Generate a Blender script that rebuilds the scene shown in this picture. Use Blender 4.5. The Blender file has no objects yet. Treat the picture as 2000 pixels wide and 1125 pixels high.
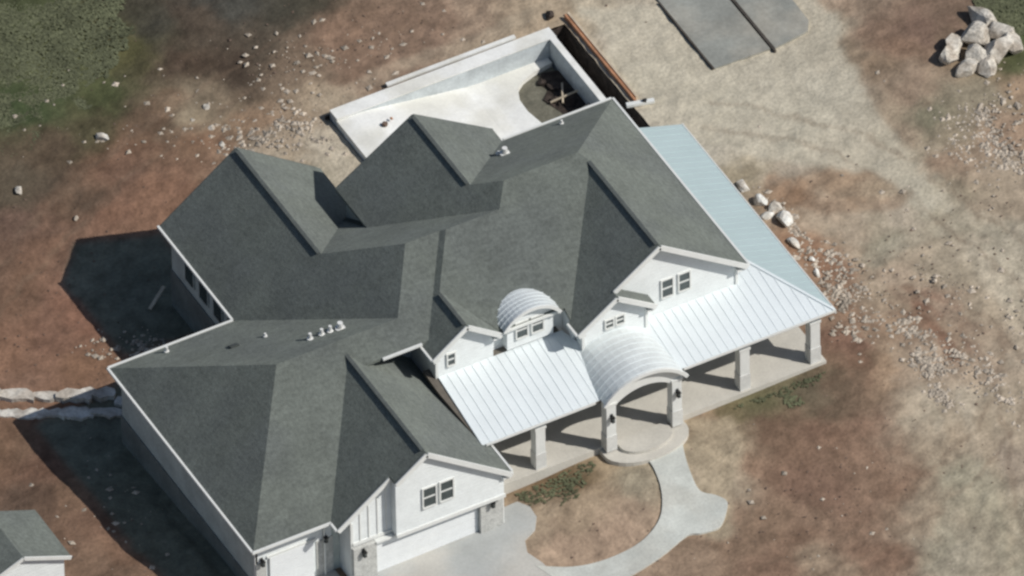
import bpy, bmesh, math, random
import numpy as np
from mathutils import Vector, Matrix, noise as mnoise
R = math.radians
random.seed(7)
SC = bpy.context.scene
COL = SC.collection

# ---------------------------------------------------------------- camera
EL, AZ, ROLL, DIST, PXM = R(42.873), R(27.680), R(1.272), 1000.0, 46.0
Rv = Vector((math.cos(AZ), -math.sin(AZ), 0))
Av = Vector((math.sin(AZ), math.cos(AZ), 0))
Uv = Av*math.sin(EL) + Vector((0, 0, math.cos(EL)))
Fv = Av*math.cos(EL) - Vector((0, 0, math.sin(EL)))
R2 = Rv*math.cos(ROLL) - Uv*math.sin(ROLL)
U2 = Rv*math.sin(ROLL) + Uv*math.cos(ROLL)
cx = (1000-498.254)/PXM; cy = (1176.186-562)/PXM
cam_d = bpy.data.cameras.new('aerial_camera')
cam = bpy.data.objects.new('aerial_camera', cam_d); COL.objects.link(cam)
cam_d.sensor_width = 36.0
cam_d.lens = 36.0*PXM*DIST/2000.0
cam_d.clip_start = 50; cam_d.clip_end = 6000
m = Matrix((R2, U2, -Fv)).transposed().to_4x4()
m.translation = R2*cx + U2*cy - Fv*DIST
cam.matrix_world = m
SC.camera = cam

# ---------------------------------------------------------------- sky, sun, exposure
SUN_TO = Vector((0.7155, -0.730, 1.0)).normalized()
w = bpy.data.worlds.new('World'); SC.world = w; w.use_nodes = True
nt = w.node_tree; nt.nodes.clear()
sky = nt.nodes.new('ShaderNodeTexSky'); sky.sky_type = 'NISHITA'; sky.sun_disc = False
sky.sun_elevation = R(44.37); sky.sun_rotation = math.atan2(0.7155, -0.730)
bg = nt.nodes.new('ShaderNodeBackground'); bg.inputs['Strength'].default_value = 0.070
wo = nt.nodes.new('ShaderNodeOutputWorld')
nt.links.new(sky.outputs[0], bg.inputs[0]); nt.links.new(bg.outputs[0], wo.inputs[0])
sd = bpy.data.lights.new('sun', 'SUN'); sd.energy = 3.7; sd.angle = R(0.5); sd.color = (1.0, 0.965, 0.91)
sun = bpy.data.objects.new('sun', sd); COL.objects.link(sun)
sun.rotation_euler = (-SUN_TO).to_track_quat('-Z', 'Y').to_euler()
sun.location = (30, -30, 60)
SC.view_settings.view_transform = 'Standard'; SC.view_settings.look = 'None'
SC.view_settings.exposure = 0.0; SC.view_settings.gamma = 1.0
SC.view_settings.use_curve_mapping = False
SC.cycles.pixel_filter_type = 'BLACKMAN_HARRIS'; SC.cycles.filter_width = 2.6

# ---------------------------------------------------------------- materials
def lin(c):
    c = c/255.0
    return c/12.92 if c <= .04045 else ((c+.055)/1.055)**2.4
def mat(name, col, rough=.8, metal=0.0, spec=.3, mott=.12, scale=3.0, fine=.1, fscale=40.0, bump=0.0, bscale=30.0, tint=None):
    """base colour broken up by two procedural noises (large stains and fine grain) plus optional relief"""
    m = bpy.data.materials.new(name); m.use_nodes = True
    t = m.node_tree; b = t.nodes['Principled BSDF']
    b.inputs['Roughness'].default_value = rough; b.inputs['Metallic'].default_value = metal
    b.inputs['Specular IOR Level'].default_value = spec
    g = t.nodes.new('ShaderNodeNewGeometry')
    n1 = t.nodes.new('ShaderNodeTexNoise'); n1.inputs['Scale'].default_value = scale; n1.inputs['Detail'].default_value = 5
    n2 = t.nodes.new('ShaderNodeTexNoise'); n2.inputs['Scale'].default_value = fscale; n2.inputs['Detail'].default_value = 3
    t.links.new(g.outputs['Position'], n1.inputs['Vector']); t.links.new(g.outputs['Position'], n2.inputs['Vector'])
    def mul(src, amt):
        r = t.nodes.new('ShaderNodeMapRange'); r.inputs['From Min'].default_value = .3; r.inputs['From Max'].default_value = .7
        r.inputs['To Min'].default_value = 1-amt; r.inputs['To Max'].default_value = 1+amt
        t.links.new(src, r.inputs['Value']); return r.outputs[0]
    mm = t.nodes.new('ShaderNodeMath'); mm.operation = 'MULTIPLY'
    t.links.new(mul(n1.outputs[0], mott), mm.inputs[0]); t.links.new(mul(n2.outputs[0], fine), mm.inputs[1])
    rgb = t.nodes.new('ShaderNodeRGB'); rgb.outputs[0].default_value = (*col, 1)
    src = rgb.outputs[0]
    if tint:
        mx = t.nodes.new('ShaderNodeMix'); mx.data_type = 'RGBA'
        n3 = t.nodes.new('ShaderNodeTexNoise'); n3.inputs['Scale'].default_value = scale*.6; n3.inputs['Detail'].default_value = 4
        t.links.new(g.outputs['Position'], n3.inputs['Vector'])
        rr = t.nodes.new('ShaderNodeMapRange'); rr.inputs['From Min'].default_value = .42; rr.inputs['From Max'].default_value = .62
        t.links.new(n3.outputs[0], rr.inputs['Value']); t.links.new(rr.outputs[0], mx.inputs[0])
        t.links.new(src, mx.inputs[6]); mx.inputs[7].default_value = (*tint, 1); src = mx.outputs[2]
    vm = t.nodes.new('ShaderNodeVectorMath'); vm.operation = 'SCALE'
    t.links.new(src, vm.inputs[0]); t.links.new(mm.outputs[0], vm.inputs['Scale'])
    t.links.new(vm.outputs[0], b.inputs['Base Color'])
    if bump:
        bn = t.nodes.new('ShaderNodeTexNoise'); bn.inputs['Scale'].default_value = bscale; bn.inputs['Detail'].default_value = 4
        t.links.new(g.outputs['Position'], bn.inputs['Vector'])
        bp = t.nodes.new('ShaderNodeBump'); bp.inputs['Strength'].default_value = 1; bp.inputs['Distance'].default_value = bump
        t.links.new(bn.outputs[0], bp.inputs['Height']); t.links.new(bp.outputs[0], b.inputs['Normal'])
    return m

M = {}
M['shingle'] = mat('asphalt_shingle', (.156, .172, .153), .9, spec=.2, mott=.10, scale=.55, fine=.16, fscale=7, bump=.02, bscale=14, tint=(.143, .157, .145))
M['shingle'].node_tree.nodes['Principled BSDF'].inputs['Diffuse Roughness'].default_value = 0.5
def courses(m, amt=.075):
    """every shingle tab its own tone: cells .33 m wide, one course high"""
    t = m.node_tree; b = t.nodes['Principled BSDF']; src = b.inputs['Base Color'].links[0].from_socket
    g = t.nodes.new('ShaderNodeNewGeometry'); sn = t.nodes.new('ShaderNodeVectorMath'); sn.operation = 'SNAP'
    sn.inputs[1].default_value = (.36, .36, .085); t.links.new(g.outputs['Position'], sn.inputs[0])
    wn = t.nodes.new('ShaderNodeTexWhiteNoise'); t.links.new(sn.outputs[0], wn.inputs['Vector'])
    r = t.nodes.new('ShaderNodeMapRange'); r.inputs['To Min'].default_value = 1-amt; r.inputs['To Max'].default_value = 1+amt
    t.links.new(wn.outputs['Value'], r.inputs['Value'])
    v = t.nodes.new('ShaderNodeVectorMath'); v.operation = 'SCALE'; t.links.new(src, v.inputs[0]); t.links.new(r.outputs[0], v.inputs['Scale'])
    t.links.new(v.outputs[0], b.inputs['Base Color'])
courses(M['shingle'])
M['ridge'] = mat('ridge_cap_shingle', (.085, .095, .09), .9, fscale=12)
M['white'] = mat('white_trim', (.72, .73, .70), .6, mott=.04)
M['doorwhite'] = mat('white_door_paint', (.80, .82, .82), .5, mott=.03)
M['siding'] = mat('white_siding', (.75, .78, .77), .65, mott=.05, scale=1.5, fine=.04, fscale=9)
def laps(m, step=.19, depth=.022):
    """horizontal lap boards: a sawtooth relief up the wall"""
    t = m.node_tree; b = t.nodes['Principled BSDF']; g = t.nodes.new('ShaderNodeNewGeometry'); sx = t.nodes.new('ShaderNodeSeparateXYZ')
    t.links.new(g.outputs['Position'], sx.inputs[0]); d = t.nodes.new('ShaderNodeMath'); d.operation = 'DIVIDE'; d.inputs[1].default_value = step
    f = t.nodes.new('ShaderNodeMath'); f.operation = 'FRACT'; t.links.new(sx.outputs['Z'], d.inputs[0]); t.links.new(d.outputs[0], f.inputs[0])
    i = t.nodes.new('ShaderNodeMath'); i.operation = 'SUBTRACT'; i.inputs[0].default_value = 1; t.links.new(f.outputs[0], i.inputs[1])
    bp = t.nodes.new('ShaderNodeBump'); bp.inputs['Distance'].default_value = depth; bp.inputs['Strength'].default_value = 1
    t.links.new(i.outputs[0], bp.inputs['Height']); t.links.new(bp.outputs[0], b.inputs['Normal'])
laps(M['siding'])
M['metalroof'] = mat('pale_metal_roof', (.76, .81, .815), .5, metal=.12, spec=.6, mott=.03, scale=.8, fine=.02, fscale=10)
M['skymetal'] = mat('sky_sheen_metal_roof', (.50, .60, .60), .55, metal=.25, spec=.5, mott=.03, scale=.8, fine=.02, fscale=10)  # side porch panels: same metal, with its bluish sky sheen put into the colour
M['vaultroof'] = mat('pale_curved_metal', (.70, .735, .73), .5, metal=.2, spec=.5, mott=.08, scale=1.2, fine=.05, fscale=10)
M['glass'] = mat('dark_window_glass', (.05, .065, .065), .12, spec=.6, mott=.2, scale=2)
M['stone'] = mat('pale_pillar_stone', (.50, .50, .47), .85, mott=.14, scale=3, fine=.15, fscale=12, bump=.02, bscale=10)
M['concrete'] = mat('pale_concrete', (.47, .465, .43), .85, mott=.10, scale=.7, fine=.08, fscale=9, tint=(.54, .54, .51))
M['path'] = mat('path_concrete', (.55, .565, .52), .85, mott=.13, scale=.8, fine=.09, fscale=9, tint=(.51, .51, .46))
M['drive'] = mat('driveway_concrete', (.47, .455, .415), .85, mott=.12, scale=.5, fine=.05, fscale=8, tint=(.40, .41, .395))
M['porchfloor'] = mat('porch_concrete', (.55, .525, .465), .85, mott=.08, scale=1.0, fine=.06, fscale=9)
M['pool'] = mat('white_pool_concrete', (.80, .80, .765), .8, mott=.08, scale=.9, fine=.05, fscale=8, tint=(.70, .69, .63))
M['poolwall'] = mat('shade_grey_pool_concrete', (.50, .54, .55), .85, mott=.18, scale=1.2, fine=.1, fscale=8)  # inner pool walls greyed for the shade on them
M['slab'] = mat('grey_slab_concrete', (.265, .27, .243), .85, mott=.18, scale=.6, fine=.1, fscale=6, tint=(.33, .315, .27))
M['mud'] = mat('olive_mud', (.145, .138, .105), .7, mott=.3, scale=1.5, fine=.2, fscale=8)
M['darkmud'] = mat('dark_wet_soil', (.045, .034, .028), .8, mott=.5, scale=2.5, fine=.3, fscale=9, bump=.1, bscale=4)
M['timber'] = mat('orange_timber', (.40, .20, .11), .8, mott=.25, scale=2, fine=.15, fscale=14)
M['paletimber'] = mat('pale_timber', (.52, .44, .33), .8, mott=.15, scale=2, fine=.1, fscale=14)
M['darkstrip'] = mat('dark_strip', (.075, .065, .055), .85, mott=.3, scale=3)
M['rock'] = mat('pale_limestone', (.58, .54, .47), .9, mott=.3, scale=2.5, fine=.25, fscale=9, bump=.03, bscale=8, tint=(.38, .33, .27))
M['whiterock'] = mat('white_limestone', (.74, .73, .68), .9, mott=.2, scale=2.5, fine=.15, fscale=9, bump=.03, bscale=8, tint=(.52, .47, .40))
M['ledge'] = mat('dull_ledge_stone', (.60, .57, .51), .9, mott=.25, scale=1.6, fine=.2, fscale=7, bump=.04, bscale=5, tint=(.44, .39, .33))
M['pebble'] = mat('pale_rubble', (.42, .36, .29), .95, mott=.35, scale=1.3, fine=.3, fscale=8)
M['clod'] = mat('soil_clod', (.15, .105, .08), .95, mott=.3, scale=1.3, fine=.3, fscale=8)
M['grass'] = mat('dull_grass', (.115, .122, .068), .9, mott=.25, scale=.8, fine=.3, fscale=6)
M['shadewall'] = mat('shade_grey_siding', (.46, .50, .47), .9, mott=.14, scale=1.2, fine=.1, fscale=8)  # white walls greyed to deepen the shade on them
M['wall_base'] = mat('dark_wall_base', (.16, .175, .165), .9, mott=.2, scale=1.0, fine=.12, fscale=6)  # darker tone for the lowest band of the walls
M['pillar'] = mat('pale_pillar_base', (.62, .62, .59), .8, mott=.08, scale=3, fine=.08, fscale=10)
M['ceiling'] = mat('low_bounce_ceiling', (.13, .115, .095), .8, mott=.15)  # unseen underside made dark to cut bounce light in the porch
M['black'] = mat('black_lantern', (.02, .02, .02), .5)
M['dark'] = mat('dark_door', (.05, .035, .03), .5, mott=.2)
M['pipe'] = mat('white_vent_pipe', (.75, .75, .72), .5)
M['seam'] = M['metalroof']

# ---------------------------------------------------------------- object helpers
WL = {}                                             # world position of every node (translations only)
def link(o, parent, loc):
    COL.objects.link(o); loc = Vector(loc)
    WL[o.name] = loc
    if parent is not None:
        o.parent = parent; o.location = loc - WL[parent.name]
    else:
        o.location = loc
    return o
def tag(o, label=None, cat=None, group=None, kind=None):
    for k, v in (('label', label), ('category', cat), ('group', group), ('kind', kind)):
        if v: o[k] = v
    return o
def thing(name, loc, label, cat, group=None):
    o = bpy.data.objects.new(name, None); o.empty_display_size = .3
    link(o, None, loc); return tag(o, label, cat, group)
def mesh_obj(name, vs, fs, material, parent=None, loc=(0, 0, 0), smooth=False):
    """vs in world coordinates; the mesh is stored relative to loc"""
    me = bpy.data.meshes.new(name)
    L = Vector(loc)
    me.from_pydata([tuple(Vector(v)-L) for v in vs], [], fs); me.validate(); me.update()
    if smooth:
        for p in me.polygons: p.use_smooth = True
    me.materials.append(material)
    return link(bpy.data.objects.new(name, me), parent, loc)
def share(name, me, parent, loc, rot=None, scale=None):
    o = bpy.data.objects.new(name, me); link(o, parent, loc)
    if rot is not None: o.rotation_euler = rot
    if scale is not None: o.scale = scale
    return o
class MB:
    def __init__(s): s.v = []; s.f = []
    def box(s, a, b):
        x0, y0, z0 = a; x1, y1, z1 = b; n = len(s.v)
        s.v += [(x0,y0,z0),(x1,y0,z0),(x1,y1,z0),(x0,y1,z0),(x0,y0,z1),(x1,y0,z1),(x1,y1,z1),(x0,y1,z1)]
        s.f += [tuple(n+i for i in q) for q in ((0,3,2,1),(4,5,6,7),(0,1,5,4),(1,2,6,5),(2,3,7,6),(3,0,4,7))]; return s
    def beam(s, p, q, wd, ht, up=(0,0,1)):
        p = Vector(p); q = Vector(q); d = (q-p).normalized(); up = Vector(up)
        sd = d.cross(up).normalized(); u = sd.cross(d).normalized(); n = len(s.v)
        for e in (p, q):
            for a, b in ((-1,-1),(1,-1),(1,1),(-1,1)): s.v.append(tuple(e+sd*a*wd/2+u*b*ht/2))
        s.f += [tuple(n+i for i in k) for k in ((0,1,2,3),(7,6,5,4),(0,4,5,1),(1,5,6,2),(2,6,7,3),(3,7,4,0))]; return s
    def prism(s, poly, z0, z1):
        """poly: plan points (counter-clockwise); z0/z1 numbers or functions"""
        n = len(s.v); k = len(poly); f0 = z0 if callable(z0) else (lambda x, y: z0); f1 = z1 if callable(z1) else (lambda x, y: z1)
        s.v += [(x, y, f0(x, y)) for x, y in poly]+[(x, y, f1(x, y)) for x, y in poly]
        s.f.append(tuple(n+i for i in range(k-1, -1, -1))); s.f.append(tuple(n+k+i for i in range(k)))
        for i in range(k): j = (i+1) % k; s.f.append((n+i, n+j, n+k+j, n+k+i))
        return s
    def wallpoly(s, pts, depth):
        """pts: 3-D polygon of a vertical wall, pushed by the vector depth"""
        n = len(s.v); k = len(pts); d = Vector(depth)
        s.v += [tuple(p) for p in pts]+[tuple(Vector(p)+d) for p in pts]
        s.f.append(tuple(n+i for i in range(k))); s.f.append(tuple(n+k+i for i in range(k-1, -1, -1)))
        for i in range(k): j = (i+1) % k; s.f.append((n+j, n+i, n+k+i, n+k+j))
        return s
    def tube(s, p, q, r, seg=10):
        p = Vector(p); q = Vector(q); d = (q-p).normalized(); a = d.orthogonal().normalized(); b = d.cross(a); n = len(s.v)
        for e in (p, q):
            for i in range(seg):
                t = 2*math.pi*i/seg; s.v.append(tuple(e+a*r*math.cos(t)+b*r*math.sin(t)))
        s.f += [(n+i, n+(i+1) % seg, n+seg+(i+1) % seg, n+seg+i) for i in range(seg)]
        s.f += [tuple(n+i for i in range(seg-1, -1, -1)), tuple(n+seg+i for i in range(seg))]; return s
    def build(s, name, material, parent=None, loc=(0, 0, 0)):
        me = bpy.data.meshes.new(name); L = Vector(loc)
        me.from_pydata([tuple(Vector(v)-L) for v in s.v], [], s.f); me.validate()
        bm = bmesh.new(); bm.from_mesh(me); bmesh.ops.recalc_face_normals(bm, faces=bm.faces); bm.to_mesh(me); bm.free()
        me.materials.append(material)
        return link(bpy.data.objects.new(name, me), parent, loc)

# ---------------------------------------------------------------- ground
TC = [(-3,15,-1.32),(6,21,-1.5),(-1,1,-.45),(8,-3,-.45),(3,-3,-.5),(11.5,-1.5,-.4),(13.2,.2,-.1),(12.5,-4.5,-.42),(16,-1,.15),(18.5,-1.2,.2),(19,-5,-.1),(24,-2,.2),(29,0,.3),(32,8,.2),(30,15,0),(25,20,-.15),(34,22,-.2),(20,30,-.4),(15,24,-.5),(12,28,-1.0),(-4,8,-.98),(-4,2,-.35),(8,35,-1.2),(45,15,.2),(35,-8,.2),(25,-12,-.1),(-9,-3,-1.0),(2,-8,-.3),(-9,12,-1.5)]
def tz(x, y):
    x = np.asarray(x, float); y = np.asarray(y, float); n = 0; d = 0
    for a, b, c in TC:
        q = 1/((x-a)**2+(y-b)**2+4.)**2; n = n+q*c; d = d+q
    return n/d
# bare-soil colour survey of the site: world x, y and the photographed colour of the soil, gravel or turf there, branch shade at upper left included
SOIL=[(8.9,38.9,72,78,55),(9.8,35.3,85,88,60),(12,34.7,86,84,58),(6.8,33.9,66,76,52),(9.7,32.6,75,80,55),(13.6,35.2,70,68,60),(15.7,34.4,85,75,65),(16.9,34.3,75,75,70),(18.7,32.8,68,66,58),(20,32.8,75,72,62),(14,32.1,80,68,58),(15.2,30.9,70,60,52),(16.6,31.3,88,80,70),(17.5,30,120,105,90),(20.2,30.3,130,108,92),(20,28.1,125,105,90),(22.3,29.5,125,105,90),(24.1,28.5,130,110,95),(26.3,27.9,150,132,115),(26.9,26.7,160,145,125),(28.6,26.9,160,145,125),(13.7,29.7,120,108,92),(13,29.4,150,138,118),(14.8,27.8,140,118,98),(15.3,26,150,130,110),(17.4,27.1,165,150,130),(17.1,24.6,178,170,155),(16.9,22.8,180,172,155),(15.1,24.6,150,135,115),(15.8,23,168,160,142),(10.8,29.9,92,80,68),(8.5,30.5,80,76,58),(6,30.5,90,78,65),(4.1,29.3,88,80,68),(5.9,27.8,85,75,65),(8.4,27.8,110,88,75),(9.8,28.1,112,90,75),(12.2,27.9,125,100,82),(9.2,25.5,130,102,85),(6.9,25.9,128,100,84),(3.2,26.9,100,82,72),(0.6,24,105,85,72),(0.6,20.6,118,92,78),(-1,18.9,125,98,82),(0.7,17.9,125,98,80),(3.2,21.2,125,95,80),(3.1,24.9,110,88,75),(-1.9,18.6,130,105,90),(-4,15,110,90,75),(-3.3,13.5,108,85,72),(-3,10.8,120,98,82),(-4.9,11.3,100,82,70),(-2.2,8.8,115,92,78),(-2.9,6.2,122,98,82),(-4.3,5.8,120,100,85),(-1.9,20.1,122,96,80),(-6.3,11.6,105,88,76),(3.9,16.9,120,96,80),(0.5,15,118,95,80),(30.5,26.2,170,160,142),(31.4,24.1,178,170,155),(31.3,20.6,180,175,158),(32.4,18,180,176,160),(35.2,18.4,178,172,158),(34.5,14.8,180,176,160),(32,15,178,172,158),(36.3,15.7,176,172,160),(39,19.6,168,158,140),(40,20.6,150,132,115),(40.5,18.6,130,110,95),(40.8,16.8,130,108,92),(39.2,16.3,135,118,100),(38.7,17.8,145,130,112),(42.4,17.4,120,100,88),(44,18,115,98,85),(40.2,14,150,132,115),(40.4,11.6,135,125,108),(40.1,12.5,120,118,100),(42,12.2,140,132,115),(45.3,15.7,75,85,58),(44.9,13.6,80,85,60),(46.5,16.2,72,82,55),(44.2,12.1,150,130,110),(38.1,12.2,155,140,122),(38.1,10.7,160,150,132),(39.1,9.3,150,130,112),(42,9.9,150,130,112),(41.4,7.6,158,145,128),(39.7,5.9,155,142,125),(38.3,7.5,148,138,120),(31.4,13.9,150,140,120),(33.1,12.4,165,155,140),(32.5,11.2,145,120,98),(34.7,10.7,150,130,110),(35.2,9.2,158,142,122),(32.6,9.2,165,150,132),(35.5,7.5,165,155,140),(33.7,6.6,150,145,128),(36.8,7.6,165,160,142),(32.9,7.5,165,152,135),(31.3,6.9,140,110,90),(31.8,5.9,132,106,88),(30.9,7.9,150,120,98),(33.9,4.7,160,145,128),(35.8,3.6,155,145,128),(38.4,3.6,175,165,148),(37.7,1,172,165,148),(35.5,0.8,160,148,130),(31.8,3.2,155,140,122),(30.9,3.3,138,114,96),(33.4,1.5,130,100,85),(33.4,-0.3,125,100,85),(31.9,1.2,150,130,110),(29.4,1.1,120,95,82),(30.1,-0.7,145,125,105),(31.9,-1,160,145,128),(31.6,-3.8,175,165,148),(30.8,-4,170,160,142),(33.6,-2.6,160,145,128),(33.3,-5.4,162,150,132),(28.1,-1.1,108,92,78),(27,-0.8,100,92,78),(24.4,-0,100,98,75),(26.2,0,105,100,80),(23.1,0.4,105,98,75),(21.9,-0,150,130,112),(22.1,-1.6,158,145,125),(20.8,-1.2,162,150,130),(20.6,-3.2,160,148,130),(22.2,-2.7,135,112,95),(23.9,-1.9,112,92,78),(25.8,-3,118,96,82),(23.3,-5.1,125,102,88),(27.2,-4.9,130,108,92),(21.7,-5.9,132,112,95),(19.2,-6.6,132,112,95),(23.2,-7.5,130,110,94),(27.2,-7.2,130,108,92),(29.8,-7,148,135,118),(29.7,-8,155,150,132),(29.9,-9.9,155,148,130),(27.4,-9.1,148,135,118),(29.4,-12.1,150,142,125),(27.1,-11.8,155,148,132),(24.3,-10.2,125,103,88),(22.1,-9.6,140,125,108),(20.1,-8.6,125,103,88),(18,-7,140,122,105),(32.2,-8.5,158,145,130),(15,0.1,110,92,72),(14.2,0.5,112,95,75),(15.8,-0.1,105,92,72),(17.4,-0,158,142,120),(17.9,-1.4,150,142,125),(15.3,-1.6,158,142,122),(16.5,-3,160,142,124),(13.4,-2.7,160,140,122),(15.3,-3.9,160,140,122),(13.1,-1.5,152,138,120),(28.2,14.9,165,155,138),(29.8,15.6,178,172,158),(27.5,12.3,150,135,115),(28.7,18.2,178,170,155),(29.2,10,160,145,125),(29.5,7.2,150,125,105),(24.2,-3.9,118,97,82),(26.4,-3.7,120,98,83),(22.7,-4.1,124,102,87),(24.5,-6.2,122,100,86),(25.5,-8,124,103,88),(21.9,-8.1,128,106,90),(28.9,-0.1,118,95,80),(28,-3.5,125,103,88)]
PATCH=[([(30.03, 26.24), (39.59, 22.08), (39.37, 19.39), (38.49, 17.13), (38.15, 14.94), (37.9, 13.12), (37.87, 10.8), (37.65, 7.47), (36.39, 6.84), (35.98, 10.63), (34.06, 11.76), (32.33, 13.25), (31.45, 14.42), (29.03, 18.35), (29.6, 19.62)],(181, 175, 159)),
([(21.2, 0.96), (23.01, 0.15), (22.78, -1.26), (22.17, -2.72), (20.9, -4.0), (19.45, -6.17), (18.46, -5.79), (19.72, -2.38)],(160, 148, 128)),
([(4.44, 25.03), (8.02, 23.71), (8.14, 17.48), (3.03, 17.78), (2.91, 23.07)],(106, 110, 98)),  # soil tinted cool grey under the rear wing's cast shadow
([(-2.38, 15.74), (1.2, 15.71), (2.14, 16.31), (1.9, 2.59), (0.86, 0.64), (-2.48, 2.47)],(106, 110, 98)),  # same shadow tint painted where the garage wing's shadow falls
([(37.41, 4.57), (41.36, 3.88), (37.93, -2.1), (36.81, 0.39), (36.46, 2.46)],(173, 165, 148))]
SOILK = 1.06
def inpoly(x, y, poly):
    r = np.zeros(x.shape, bool); n = len(poly)
    for i in range(n):
        x0, y0 = poly[i]; x1, y1 = poly[(i+1) % n]
        if y0 == y1: continue
        c = ((y0 > y) != (y1 > y)) & (x < (x1-x0)*(y-y0)/(y1-y0)+x0); r ^= c
    return r
def vnoise(x, y, s, seed):
    """cheap value noise on numpy arrays"""
    rs = np.random.RandomState(seed); T = rs.rand(256, 256)
    u = x*s+1000; v = y*s+1000; i = np.floor(u).astype(int); j = np.floor(v).astype(int)
    a = u-i; b = v-j; a = a*a*(3-2*a); b = b*b*(3-2*b); g = lambda p, q: T[p % 256, q % 256]
    return (g(i,j)*(1-a)+g(i+1,j)*a)*(1-b)+(g(i,j+1)*(1-a)+g(i+1,j+1)*a)*b-.5
def fbm(x, y, s, seed, octv=4):
    o = 0; a = 1.0
    for k in range(octv): o = o+a*vnoise(x*math.cos(k)+y*math.sin(k), y*math.cos(k)-x*math.sin(k), s*2**k, seed+k); a *= .55
    return o
def catmull(P, n=6):
    P = [Vector((p[0], p[1])) for p in P]; out = []
    for i in range(len(P)-1):
        a = P[max(i-1, 0)]; b_ = P[i]; c = P[i+1]; d = P[min(i+2, len(P)-1)]
        for k in range(n):
            s = k/n; out.append(tuple(.5*((2*b_)+(c-a)*s+(2*a-5*b_+4*c-d)*s*s+(3*b_-a-3*c+d)*s**3)))
    out.append(tuple(P[-1])); return out
DRIVE = [(-.2,-9),(-.2,.55),(4.1,.55),(4.1,-.5),(11.55,-.5),(12.0,.1),(12.72,.09),(13.04,-.45),(13.01,-1.1),(12.61,-1.69),(11.96,-1.98),(11.69,-2.7),(11.96,-3.56),(12.6,-9)]
PATH_IN = [(17.7,.2),(18.61,-.54),(18.48,-1.91),(18.0,-3.15),(17.27,-4.1),(16.04,-4.76),(14.54,-4.80),(12.98,-4.42),(11.6,-3.56)]
PATH_OUT = [(20.9,.4),(20.28,-.92),(19.85,-2.38),(19.75,-3.34),(20.2,-3.85),(20.45,-4.4),(20.13,-4.94),(19.43,-5.61),(18.58,-5.57),(17.96,-5.4),(16.42,-5.95),(14.76,-6.2),(12.0,-6.2)]
PATH = PATH_OUT+[(11.9,-4.5)]+PATH_IN[::-1]
POOL = (17.4, 29.08, 14.0, 25.75)
XS = np.concatenate([-np.geomspace(300, 16, 14), np.arange(-14, 56, .16), np.geomspace(58, 340, 14)])
YS = np.concatenate([-np.geomspace(300, 22, 12), np.arange(-20, 44, .16), np.geomspace(46, 340, 14)])
X, Y = np.meshgrid(XS, YS)
near = (X > -13.9) & (X < 55.5) & (Y > -19.9) & (Y < 43.5)
Z = tz(X, Y)
hard = inpoly(X, Y, DRIVE) | inpoly(X, Y, PATH) | ((X > -.3) & (X < 28.4) & (Y > -.8) & (Y < 20))
# soft mask so that clods never poke through the concrete
hm = hard.astype(float)
for _ in range(4):
    hm[1:-1, 1:-1] = (hm[1:-1, 1:-1]*2+hm[:-2, 1:-1]+hm[2:, 1:-1]+hm[1:-1, :-2]+hm[1:-1, 2:])/6
rough = np.clip(1-hm*1.6, 0, 1)*near
rub = np.clip(fbm(X, Y, .22, 11)*1.6+.5, 0, 1)
Z = Z+rough*(fbm(X, Y, .35, 3)*.10+fbm(X, Y, 1.6, 5)*.07*(.3+rub)+fbm(X, Y, 5, 8, 2)*.035)
Z = Z-hard*.03
# colour: inverse-distance blend of the survey, with wavy borders and mottling
wx = X+fbm(X, Y, .45, 21)*1.1+fbm(X, Y, 2.2, 24, 3)*.35; wy = Y+fbm(X, Y, .45, 31)*1.1+fbm(X, Y, 2.2, 34, 3)*.35
num = np.zeros(X.shape+(3,)); den = np.zeros(X.shape)
for a, b, r_, g_, b_ in SOIL:
    q = 1/((wx-a)**2+(wy-b)**2+.5)**2.0
    den += q; num += q[..., None]*np.array([lin(r_), lin(g_), lin(b_)])
C = num/den[..., None]
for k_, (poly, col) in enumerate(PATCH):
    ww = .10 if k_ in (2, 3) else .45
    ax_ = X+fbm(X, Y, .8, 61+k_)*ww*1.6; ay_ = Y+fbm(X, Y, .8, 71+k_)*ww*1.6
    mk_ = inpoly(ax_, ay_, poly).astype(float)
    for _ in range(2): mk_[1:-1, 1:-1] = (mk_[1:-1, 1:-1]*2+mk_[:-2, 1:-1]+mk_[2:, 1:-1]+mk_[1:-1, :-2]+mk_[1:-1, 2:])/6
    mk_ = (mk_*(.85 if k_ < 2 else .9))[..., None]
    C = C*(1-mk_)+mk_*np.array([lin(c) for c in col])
    if k_ == 0: calm = mk_[..., 0]
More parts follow.
